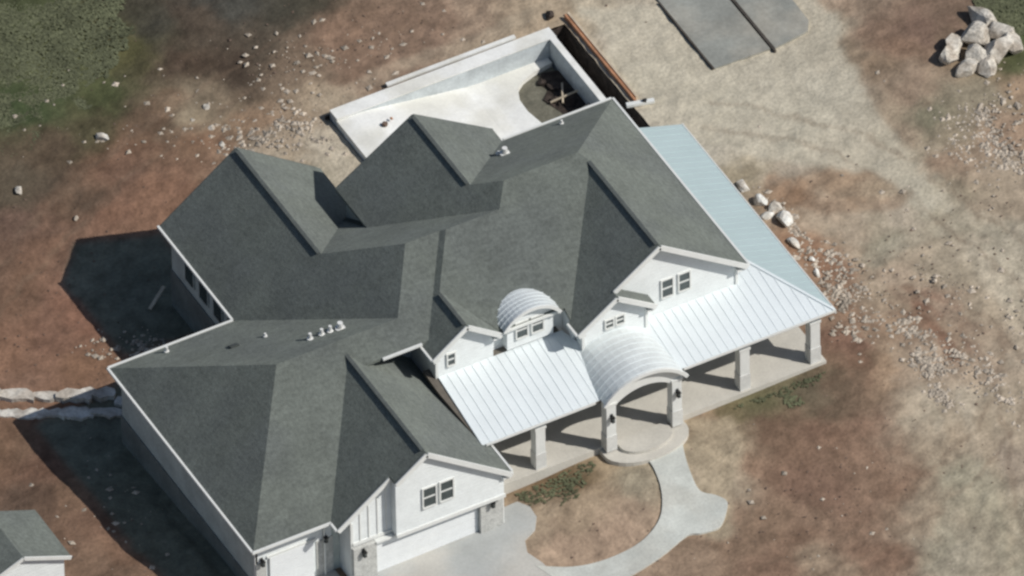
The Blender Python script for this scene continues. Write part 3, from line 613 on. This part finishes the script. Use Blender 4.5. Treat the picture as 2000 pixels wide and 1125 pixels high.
# ---- garage doors
def garage_door(x0, x1, y, zb, zt, cols, rows=4):
    d = MB().box((x0,y+.06,zb),(x1,y+.12,zt)).build('garage_door', M['white'], H, ((x0+x1)/2, y, zb))
    sh = (zt-zb)/rows
    for r_ in range(rows):
        s = MB(); z0 = zb+r_*sh+.012; z1 = zb+(r_+1)*sh-.012
        s.box((x0+.01,y+.02,z0),(x1-.01,y+.058,z1))

        s.build('door_panel', M['doorwhite'], d, (x0, y, z0))
    return d
# big door sits in a deep opening: piers, header and returns stand proud of it
garage_door(5.55, 10.45, -.56, -.44, 1.50, 8)
MB().box((4.40,-.74,-.45),(5.50,-.56,1.58)).build('stone_pier', M['stone'], H, (4.8,-.7,0))
MB().box((10.52,-.74,-.45),(11.60,-.56,1.58)).build('stone_pier', M['stone'], H, (11,-.7,0))
MB().box((5.47,-.80,1.50),(10.55,-.56,1.598)).build('door_header', M['white'], H, (8,-.7,1.5))
garage_door(.98, 3.10, .42, -.44, 1.75, 4)
MB().box((3.25,.50,-.45),(4.04,.598,1.6)).build('stone_pier', M['stone'], H, (3.6,.5,0)); MB().box((.36,.50,-.45),(.84,.598,1.6)).build('stone_pier', M['stone'], H, (.5,.5,0))
MB().box((.88,.46,1.752),(3.20,.538,1.86)).build('door_header', M['white'], H, (2,.5,1.8))
def lantern(x, y, z):
    x0_ = x; l = MB().box((x-.05,y-.04,z+.12),(x+.05,y,z+.26)).build('lantern', M['black'], H, (x,y,z))
    m_ = MB(); m_.box((x-.07,y-.20,z-.12),(x+.07,y-.05,z-.09)); m_.box((x-.09,y-.22,z+.12),(x+.09,y-.041,z+.16)); m_.prism([(x-.05,y-.18),(x+.05,y-.18),(x+.05,y-.08),(x-.05,y-.08)], z+.16, z+.22)
    for a in (-.06,.06):
        for b in (-.19,-.065): m_.box((x+a-.01,y+b-.01,z-.09),(x+a+.01,y+b+.01,z+.12))
    m_.build('lantern_cage', M['black'], l, (x,y,z)); MB().box((x-.045,y-.175,z-.088),(x+.045,y-.08,z+.118)).build('lantern_glass', M['glass'], l, (x,y,z))
for x, y, z in ((4.85,-.745,1.25),(11.05,-.745,1.25),(.62,.498,1.65),(3.65,.498,1.65),(17.5,.385,2.3),(20.7,.385,2.3)): lantern(x, y, z)
# window openings high in the rear wing's shaded side wall
for yy in (13.9, 15.2, 16.5, 17.8):
    fr_ = MB().box((6.33,yy-.40,1.15),(6.398,yy+.40,2.35)).build('window', M['shadewall'], H, (6.4,yy,1.2))
    MB().box((6.30,yy-.33,1.22),(6.329,yy+.33,2.28)).build('pane', M['glass'], fr_, (6.3,yy,1.2))
# downpipes
MB().tube((11.66,-.60,-.4),(11.66,-.60,2.9),.05).build('downpipe', M['white'], H, (11.6,-.6,0))
MB().tube((3.62,.45,-.4),(3.62,.45,2.9),.045).build('downpipe', M['white'], H, (3.6,.4,0))
# roof vents and pipes
def pipe(x, y, f, h=.38, r_=.055, hood=None):
    z = f(x, y)
    p = MB().tube((x,y,z-.1),(x,y,z+h),r_).build('vent_pipe', M['pipe'], H, (x,y,z))
    MB().tube((x,y,z-.03),(x,y,z+.07),r_*1.9).build('flashing', hood or M['pipe'], p, (x,y,z))
for x, y in ((7.0,7.85),(7.56,7.85),(7.96,7.83)): pipe(x, y, pBk, .34, .075)
pipe(8.40,7.75,pBk,.36,.12)
pipe(19.5,13.45,pK2,.36,.12); pipe(19.35,13.75,pK2,.16,.06); pipe(5.95,10.0,pBk,.2,.05); pipe(2.45,12.45,pBk,.3,.06)
MB().prism([(4.35,10.1),(4.75,10.1),(4.75,10.4),(4.35,10.4)], lambda x, y: pBk(x,y)-.02, lambda x, y: pBk(x,y)+.10).build('roof_vent', M['ridge'], H, (4.5,10.2,4.4))
pipe(22.9,14.6,pK2,.22,.05)
# ================================================================ things round the house
# ---- stick lying in the shade
tag(MB().beam((5.35,19.75,gz(5.3,19.7)+.06),(6.35,20.3,gz(6.3,20.2)+.5),.16,.05).build('grey_plank', M['paletimber'], None, (5.8,20,gz(5.8,20))), 'grey plank leaning in the dark shade beside the rear wing wall', 'plank')
# ---- concrete pool basin behind the house
pool = thing('swimming_pool', (23, 21, -1), 'unfinished white concrete swimming pool basin with an olive muddy pit, behind the house', 'pool')
X0, X1, Y0, Y1 = 17.42, 28.22, 15.2, 25.75
RT = -.10
MB().box((X0,Y1-.62,-1.7),(X1+.02,Y1,RT)).build('far_wall', M['poolwall'], pool, (X0,Y1,RT))
MB().box((X0,Y1-.66,RT+.003),(X1+.05,Y1+.03,RT+.06)).build('coping', M['pool'], pool, (X0,Y1,RT))
MB().box((X1-.26,Y0,-1.7),(X1,Y1-.63,RT)).build('side_wall', M['poolwall'], pool, (X1,20,RT))
MB().box((X1-.28,Y0,RT+.003),(X1+.02,Y1-.67,RT+.05)).build('coping', M['pool'], pool, (X1,20,RT))
zfl = lambda x, y: -.16-.95*min(1, max(0, (x-18.6)/5.5))
XF = np.linspace(X0, 25.4, 12)
# floor, sloping down towards the deep end; its right edge is an arc round the pit
arcp = [(26.0,15.2),(26.0,19.8),(25.8,20.8),(25.57,21.6),(25.42,22.5),(25.46,23.3),(25.75,24.0),(26.2,24.35),(26.9,24.6),(27.84,24.75)]
fl = []
vs = []; fs = []
poly = [(X0,Y0)]+arcp+[(27.84,Y1-.62),(X0,Y1-.62)]
bm = bmesh.new(); bm.faces.new([bm.verts.new((a, b, 0)) for a, b in poly])
for xx in np.arange(18.2, 25, .7): bmesh.ops.bisect_plane(bm, geom=bm.verts[:]+bm.edges[:]+bm.faces[:], plane_co=(xx,0,0), plane_no=(1,0,0))
r = bmesh.ops.extrude_face_region(bm, geom=bm.faces[:])
top = {e for e in r['geom'] if isinstance(e, bmesh.types.BMVert)}
for v in bm.verts: v.co.z = zfl(v.co.x, v.co.y) if v in top else -2.3
bmesh.ops.recalc_face_normals(bm, faces=bm.faces)
me = bpy.data.meshes.new('pool_floor'); bm.to_mesh(me); bm.free(); me.materials.append(M['pool'])
me.transform(Matrix.Translation((-23,-21,1))); link(bpy.data.objects.new('pool_floor', me), pool, (23,21,-1))
MB().box((24.8,Y0,-2.2),(27.86,24.9,-1.36)).build('pit_floor', M['mud'], pool, (26,20,-1.7))
def lump(cx_, cy_, cz_, rx, ry, rz, seed, name, material, parent=None, sub=2, rough=.35, flat=0):
    bm = bmesh.new(); bmesh.ops.create_icosphere(bm, subdivisions=sub, radius=1)
    s = Vector((seed*3.1, seed*1.7, seed))
    for v in bm.verts:
        d = 1+rough*mnoise.noise(v.co*1.3+s)+rough*.4*mnoise.noise(v.co*3+s)
        # facet: clip against a few random planes so that it reads as broken rock
        c = v.co*d; rs = random.Random(seed)
        for _ in range(9):
            nrm = Vector((rs.gauss(0,1), rs.gauss(0,1), rs.gauss(0,1))).normalized(); t_ = rs.uniform(.50, .80)
            e = c.dot(nrm)-t_
            if e > 0: c -= nrm*e
        v.co = Vector((c.x*rx, c.y*ry, c.z*rz))
    bmesh.ops.rotate(bm, verts=bm.verts, cent=(0,0,0), matrix=Matrix.Rotation(random.Random(seed+1).uniform(0, 3.1), 3, 'Z')) if flat == 0 else None
    me = bpy.data.meshes.new(name); bm.to_mesh(me); bm.free(); me.materials.append(material)
    return link(bpy.data.objects.new(name, me), parent, (cx_, cy_, cz_))
MB().prism([(26.5,18.6),(27.95,18.6),(27.95,24.4),(27.2,24.5),(26.75,24.1),(26.95,23.5),(26.45,23.0),(26.7,22.2),(26.9,21.5),(26.35,20.9),(26.6,20.1),(26.2,19.4)], -1.5, lambda x, y: -1.30+.05*math.sin(x*5+y*3)).build('wet_soil', M['darkmud'], pool, (27,21.5,-1.4))
for i, (x, y, a, b) in enumerate(((27.3,23.5,.45,.5),(27.5,22.3,.40,.5),(26.9,24.0,.30,.25),(27.3,20.8,.5,.5),(27.0,19.6,.5,.4),(26.9,22.7,.25,.3),(27.4,21.6,.3,.25),(26.7,20.6,.22,.3))):
    lump(x, y, -1.28, a, b, .20, 40+i, 'dirt_clump', M['darkmud'], pool, 1, .5)
for a, b, wd in (((25.9,20.9,-1.20),(27.85,21.35,-.85),.11),((26.5,19.6,-1.2),(26.55,21.0,-1.0),.09),((27.0,22.2,-1.1),(27.5,23.2,-.95),.08),((26.6,22.6,-1.2),(27.8,22.3,-.8),.07),((26.3,21.4,-1.2),(26.9,20.1,-1.0),.07),((27.3,20.0,-1.2),(27.3,20.0,-.35),.08),((26.4,21.0,-1.3),(26.4,21.0,-.75),.08)):
    MB().beam(a, b, wd, .07, (0,0,1) if abs(a[0]-b[0]) > .01 else (1,0,0)).build('timber_brace', M['paletimber'], pool, a)
tag(lump(19.15,23.9,-.14,.22,.18,.12,61,'dirt_lump',M['clod'],None,1), 'small brown heap of dirt lying on the white pool floor', 'dirt heap')
tag(lump(19.55,24.1,-.15,.12,.10,.06,62,'clay_lump',M['timber'],None,1), 'little orange clay lump beside the brown dirt heap on the pool floor', 'clay lump')
# loose white plank behind the pool wall
tag(MB().beam((20.45,26.20,gz(20,26)+.18),(26.7,25.98,gz(27,26)+.18),.20,.10).build('long_plank', M['pool'], None, (23.5,26.1,0)), 'long thin white plank lying on the dirt behind the pool wall', 'plank')
# trench along the pool's right wall
tr = MB().box((28.22,14.0,-2.1),(29.09,25.76,-1.5)).build('trench_floor', M['darkmud'], None, (28.6,20,-1.5)); tag(tr, kind='structure')
tr = MB().box((29.08,14.0,-2.1),(29.2,25.9,gz(29,22)-.10)).build('trench_bank', M['darkmud'], None, (29.1,20,-1.5)); tag(tr, kind='structure')
tr = MB().box((17.2,25.76,-2.1),(29.2,25.82,-.32)).build('pool_bank', M['darkmud'], None, (23,25.8,-1.5)); tag(tr, kind='structure')
tag(MB().box((29.21,19.75,-.5),(29.31,26.1,.02)).build('edging_plank', M['timber'], None, (29.3,23,0)), 'orange brown timber plank on edge along the dark trench', 'plank')
tag(MB().box((29.40,19.95,-.5),(29.50,26.2,-.02)).build('edging_plank', M['paletimber'], None, (29.45,23,0)), 'pale plank on the gravel side of the orange trench plank', 'plank')
tag(MB().beam((28.75,19.62,.02),(29.95,19.30,.02),.22,.14).build('white_board', M['white'], None, (29.3,19.4,0)), 'short white board at the house end of the trench', 'board')
tag(lump(29.55,19.42,.14,.14,.12,.14,71,'black_bucket',M['black'],None,1), 'small black lump lying on the short white board', 'lump')
tag(lump(28.72,26.5,-.1,.34,.28,.3,72,'dark_stump',M['darkmud'],None,2), 'dark brown stump at the far corner of the pool', 'stump')

# ---- grey concrete pads and the dark strips beside them
def pad(poly, nm='concrete_pad'): tag(sheet(nm, poly, .09, M['slab'], grid=1.2), kind='structure')
pad([(33.30,19.95),(36.02,19.85),(36.02,33.0),(33.30,33.0)]); pad([(36.22,19.80),(38.0,20.05),(38.35,20.6),(38.7,33.0),(36.22,33.0)])
tag(MB().box((33.20,19.95,-.4),(33.28,24.85,gz(33.3,22)+.13)).build('pad_strip', M['darkstrip'], None, (33.6,23,0)), 'dark strip along the left edge of the grey concrete pads', 'board')
tag(MB().box((36.07,19.6,-.4),(36.17,29.5,gz(36,22)+.15)).build('pad_strip', M['darkstrip'], None, (36.5,24,0)), 'dark strip between the two grey concrete pads', 'board')

# ---- boulders
def rock(x, y, a, b, h, seed, label, group=None, name='boulder', cat='boulder', m=None, sink=.25):
    return tag(lump(x, y, gz(x, y)+h*(1-sink)-.1, a, b, h, seed, name, m or M['rock'], None, 3 if a > .4 else 2, .3), label, cat, group)
RG = 'boulders heaped at the edge of the grass'
for i, (x, y, a, b, h, l) in enumerate((
    (44.75,16.35,.85,.42,.42,'long pale boulder at the top of the rock pile, against the grass'),
    (44.85,15.40,.48,.62,.45,'pale boulder at the right edge of the pile under the topmost one'),
    (43.85,15.55,.62,.50,.46,'flat grey white boulder in the upper middle of the rock pile'),
    (42.85,15.65,.42,.50,.38,'pale boulder at the upper left of the rock pile'),
    (43.30,14.60,.50,.46,.36,'squarish pale boulder in the middle of the rock pile with dark gaps round it'),
    (44.30,14.30,.55,.60,.50,'big rounded boulder at the lower right of the middle of the pile'),
    (42.20,15.05,.55,.36,.34,'narrow pale boulder at the far left tip of the rock pile'),
    (42.55,14.10,.60,.34,.34,'long low boulder at the lower left edge of the rock pile'),
    (43.35,13.75,.50,.34,.30,'small pale boulder at the bottom of the rock pile'),
    (45.05,14.35,.36,.62,.36,'upright pale slab at the right edge of the rock pile'))):
    rock(x, y, a*1.3, b*1.3, h*1.25, 100+i, l, RG)
PG = 'white rocks beside the porch'
for i, (x, y, a, b, h, l) in enumerate((
    (30.62,12.55,.50,.26,.20,'white rock nearest the far end of the side porch roof'),
    (30.80,11.25,.46,.34,.22,'white rock at the upper end of the white rock row by the porch'),
    (31.1,10.5,.40,.32,.24,'grey white rock in the middle of the row beside the porch roof'),
    (31.05,9.65,.55,.46,.34,'largest and brightest white rock beside the porch roof'),
    (30.55,10.2,.34,.26,.18,'small white rock between the porch eave and the largest white rock'),
    (30.70,8.05,.30,.44,.22,'pale tan rock against the porch eave below the white row'),
    (30.85,6.85,.24,.18,.14,'small white stone on the red dirt by the porch corner'),
    (30.62,5.95,.36,.18,.16,'small flat white stone near the porch corner'))):
    rock(x, y, a, b, h, 140+i, l, PG, m=M['whiterock'])
rock(8.45,30.0,.42,.25,.2,170,'single white boulder lying at the edge of the dark grass',m=M['whiterock'],name='boulder')
rock(3.8,28.9,.34,.22,.16,171,'greyish stone on dark soil at the left edge of the view',name='stone',cat='stone')
rock(5.2,26.3,.16,.12,.1,172,'small pinkish stone on the red dirt left of the house',name='stone',cat='stone',m=M['pebble'])
for i, (x, y, l) in enumerate(((12.4,29.0,'left stone of the pale trio on the dirt behind the house'),(13.3,29.5,'right stone of the pale trio on the dirt behind the house'),(12.85,28.2,'lowest stone of the pale trio on the dirt behind the house'))):
    rock(x, y, .26, .2, .14, 180+i, l, 'pale stones behind the house', name='stone', cat='stone')
rock(12.75,27.0,.2,.16,.14,186,'pale stone just behind the rear left gable ridge',name='stone',cat='stone')

# ---- broken limestone ledge left of the house
LG = 'slabs of the limestone ledge'
ups = [(-4.9,19,'pale ledge slab at the far left end of the upper row'),(-3.55,18.15,'second pale slab from the left in the upper row of the ledge'),(-2.35,17.4,'pale slab left of the middle of the upper ledge row'),
       (-1.25,16.7,'pale slab in the middle of the upper ledge row'),(-0.25,16.1,'pale slab of the upper ledge row just left of the dark crack end'),(0.7,15.75,'tan slab of the upper ledge row nearest the house')]
lows = [(-5,17.75,'grey pale slab at the far left of the lower ledge row, below the dark crack'),(-3.75,16.95,'second grey slab from the left in the lower ledge row'),(-2.7,16.3,'grey slab in the middle of the lower ledge row'),
        (-1.7,15.75,'grey slab of the lower ledge row at the edge of the house shadow'),(-0.6,15.15,'shaded grey slab of the lower ledge row inside the house shadow'),(0.5,14.6,'shaded slab of the lower ledge row below the garage roof corner'),(1.7,14.6,'shaded rock in the house shadow nearest the garage wall')]
def ledge_piece(x, y, L_, W_, top, seed, label, material):
    """flat broken slab with a jagged outline, its long side along the row"""
    rs = random.Random(seed); ca_, sa_ = math.cos(R(-32.5)), math.sin(R(-32.5)); pts = []
    for u, v in ((-.5,-.42),(-.3,-.5),(-.1,-.42),(.12,-.52),(.33,-.4),(.5,-.46),(.52,.0),(.47,.44),(.25,.5),(.02,.38),(-.2,.52),(-.42,.42),(-.52,.05)):
        a = (u+rs.uniform(-.03,.03))*L_; b_ = (v+rs.uniform(-.22,.22))*W_; pts.append((x+a*ca_-b_*sa_, y+a*sa_+b_*ca_))
    g0 = gz(x, y); t1, t2 = rs.uniform(-.05,.05), rs.uniform(-.05,.05)
    o = MB().prism(pts, g0-.5, lambda a, b: g0+top+t1*(a-x)+t2*(b-y)).build('ledge_slab', material, None, (x, y, g0))
    tag(o, label, 'rock slab', LG)
for i, (x, y, l) in enumerate(ups): ledge_piece(x+.06, y+.14, 1.46, .50+.05*((i*7)%3), .20+.04*((i*5)%3), 300+i, l, M['ledge'])
for i, (x, y, l) in enumerate(lows): ledge_piece(x+.10, y+.14, 1.36, .46+.07*((i*5)%3), .12, 330+i, l, M['ledge'])

# ---- neighbouring shed, bottom left
shed = thing('shed', (-7.5, 4.5, -.9), 'small shed with grey shingle roof and white gable front in the lower left corner', 'shed')
gs = -.9
MB().prism([(-10.3,5.3),(-6.35,5.3),(-6.35,8.2),(-10.3,8.2)], gs-.3, 1.30).build('wall', M['siding'], shed, (-8,5,gs))
ps = lambda x, y: 1.35+.42*(-6.1-x)
psl = lambda x, y: 1.35+.42*(x+10.6)
MB().prism([(-8.35,5.12),(-6.1,5.12),(-6.1,8.4),(-8.35,8.4)], lambda x,y: ps(x,y)-.12, ps).build('roof_slope', M['shingle'], shed, (-7,6,2))
MB().prism([(-10.6,5.12),(-8.35,5.12),(-8.35,8.4),(-10.6,8.4)], lambda x,y: psl(x,y)-.12, psl).build('roof_slope', M['shingle'], shed, (-10,6,2))
MB().wallpoly([(-10.3,5.28,1.2),(-6.35,5.28,1.2),(-6.35,5.28,1.31),(-8.35,5.28,2.15),(-10.3,5.28,1.31)], (0,.1,0)).build('gable_wall', M['siding'], shed, (-8,3.6,1.5))
MB().beam((-8.35,5.09,2.26),(-6.1,5.09,1.28),.05,.18).build('rake_board', M['white'], shed, (-7,3.4,2))
MB().beam((-8.35,5.09,2.26),(-10.6,5.09,1.28),.05,.18).build('rake_board', M['white'], shed, (-9,3.4,2))

# ---- loose stuff nobody could count
def scatter(name, material, regions, seed, smin, smax, flat=.6):
    """regions: (x, y, radius_x, radius_y, angle, count) patches of broken stone or clods"""
    rs = np.random.RandomState(seed); V = []; Fc = []
    base = np.array([(1,0,0),(0,1,0),(-1,0,0),(0,-1,0),(0,0,1),(0,0,-.6)], float)
    faces = np.array([(0,1,4),(1,2,4),(2,3,4),(3,0,4),(1,0,5),(2,1,5),(3,2,5),(0,3,5)])
    px = []; py = []
    for x, y, rx, ry, an, n_ in regions:
        a = rs.randn(n_)*rx*.5; b_ = rs.randn(n_)*ry*.5; px.append(x+a*math.cos(an)-b_*math.sin(an)); py.append(y+a*math.sin(an)+b_*math.cos(an))
    px = np.concatenate(px); py = np.concatenate(py)
    ok = ~(inpoly(px, py, DRIVE) | inpoly(px, py, PATH) | ((px > -.1) & (px < 28.8) & (py > -.8) & (py < 16.5)) | ((px > 5) & (px < 14) & (py > 10) & (py < 20.3)) | ((px > 17) & (px < 29.8) & (py > 14) & (py < 26.1)))
    px = px[ok]; py = py[ok]; n_ = len(px)
    sz = smin+(smax-smin)*rs.rand(n_)**3
    an = rs.rand(n_)*6.28; pz = tz(px, py)
    P = base[None]*(sz[:, None, None]*(.7+.6*rs.rand(n_, 6, 1))); P[..., 2] *= flat; P[..., 0] *= 1.3
    ca_, sa_ = np.cos(an)[:, None], np.sin(an)[:, None]
    Q = np.stack([P[..., 0]*ca_-P[..., 1]*sa_+px[:, None], P[..., 0]*sa_+P[..., 1]*ca_+py[:, None], P[..., 2]+pz[:, None]+sz[:, None]*.05], -1).reshape(-1, 3)
    FF = (faces[None]+6*np.arange(n_)[:, None, None]).reshape(-1, 3)
    me = bpy.data.meshes.new(name); me.from_pydata(Q.tolist(), [], FF.tolist()); me.materials.append(material)
    return tag(link(bpy.data.objects.new(name, me), None, (0,0,0)), kind='stuff')
tag(scatter('pale_rubble', M['pebble'], [(13.5,27.5,4,2.0,-.5,330),(16,25.5,3,1.2,-.6,220),(19,29,7,2.5,-.1,160),(31.3,6,1.2,3,.1,260),(31,2.2,1.6,2,0,160),(33.5,-2.5,1.2,5,.25,330),(35.5,1,1.6,6,.4,120),(40.5,10,2.5,3,.3,260),(43.0,12,1.6,1.8,0,80),(32.0,-1.6,.6,1.0,.25,260),(31.5,-3.4,.5,1.2,.25,160),(32.5,.8,.5,1.0,.25,120),(41.0,11.2,1.2,1.6,0.5,300),(41.4,8.6,1.0,1.4,.3,200),(39.8,9.5,.9,1.4,.3,110),(30.9,4.2,.7,1.0,0,170),(31.2,9.5,.5,1.8,0,200),(4,17.5,2.5,1.2,-.5,200),(10,31,8,4,-.4,110),(24,-8,8,5,0,60),(-2,9,3,5,0,60),(38,4,8,8,0,100)], 3, .03, .17, .5), 'pale broken stones scattered over the bare dirt round the house', 'rubble')
tag(scatter('soil_clods', M['clod'], [(22,-6,10,6,0,160),(28,-5,8,8,0,160),(10,30,12,6,-.4,260),(22,30,12,4,-.2,160),(2,22,8,8,-.5,160),(-5,10,5,9,0,120),(40,8,6,10,0,90),(34,5,5,5,0,90),(-3,-2,5,6,0,120)], 5, .03, .07, .35), 'brown clods of dug soil scattered over the site', 'soil clods')
def turf(name, patches, seed, label):
    rs = np.random.RandomState(seed); xs = []; ys = []
    for poly, n_ in patches:
        a = np.array(poly); lo = a.min(0); hi = a.max(0); p = lo+(hi-lo)*rs.rand(n_*2, 2); k_ = inpoly(p[:,0]+fbm(p[:,0],p[:,1],.5,seed)*1.6, p[:,1]+fbm(p[:,0],p[:,1],.5,seed+9)*1.6, poly)
        k_ &= fbm(p[:,0], p[:,1], .7, seed+4)+.6 > 0
        xs.append(p[k_, 0]); ys.append(p[k_, 1])
    x = np.concatenate(xs); y = np.concatenate(ys); z = tz(x, y); n_ = len(x); an = rs.rand(n_)*6.28; h = .02+.03*rs.rand(n_); wd_ = .05+.05*rs.rand(n_)
    lx = -np.sin(an)*(.10+.06*rs.rand(n_)); ly = np.cos(an)*(.10+.06*rs.rand(n_))
    Q = np.stack([np.stack([x-wd_*np.cos(an), y-wd_*np.sin(an), z+.01], -1), np.stack([x+wd_*np.cos(an), y+wd_*np.sin(an), z+.01], -1), np.stack([x+lx, y+ly, z+h], -1)], 1).reshape(-1, 3)
    FF = np.arange(3*n_).reshape(-1, 3)
    me = bpy.data.meshes.new(name); me.from_pydata(Q.tolist(), [], FF.tolist()); me.materials.append(M['grass'])
    tag(link(bpy.data.objects.new(name, me), None, (0,0,0)), label, 'grass', kind='stuff')
turf('grass', [([(-6,46),(9,42),(13.5,37.5),(12,34.5),(9,33.5),(8.2,31.5),(4,30.5),(1,31),(-6,36)], 30000)], 21, 'patchy dull green grass behind the house in the upper left')
turf('grass', [([(44.5,20.5),(50,19),(50,13),(46.2,13.2),(45.6,15),(45.6,17.2)], 5000)], 31, 'green grass beside the boulder pile in the upper right')
turf('weeds', [([(22.2,.35),(27.9,.35),(26,-.9),(22.6,-.6)], 330), ([(12.9,.5),(16.8,.55),(16.2,-.7),(14.2,-1.1)], 260)], 41, 'thin weeds on the soil along the front of the porch')
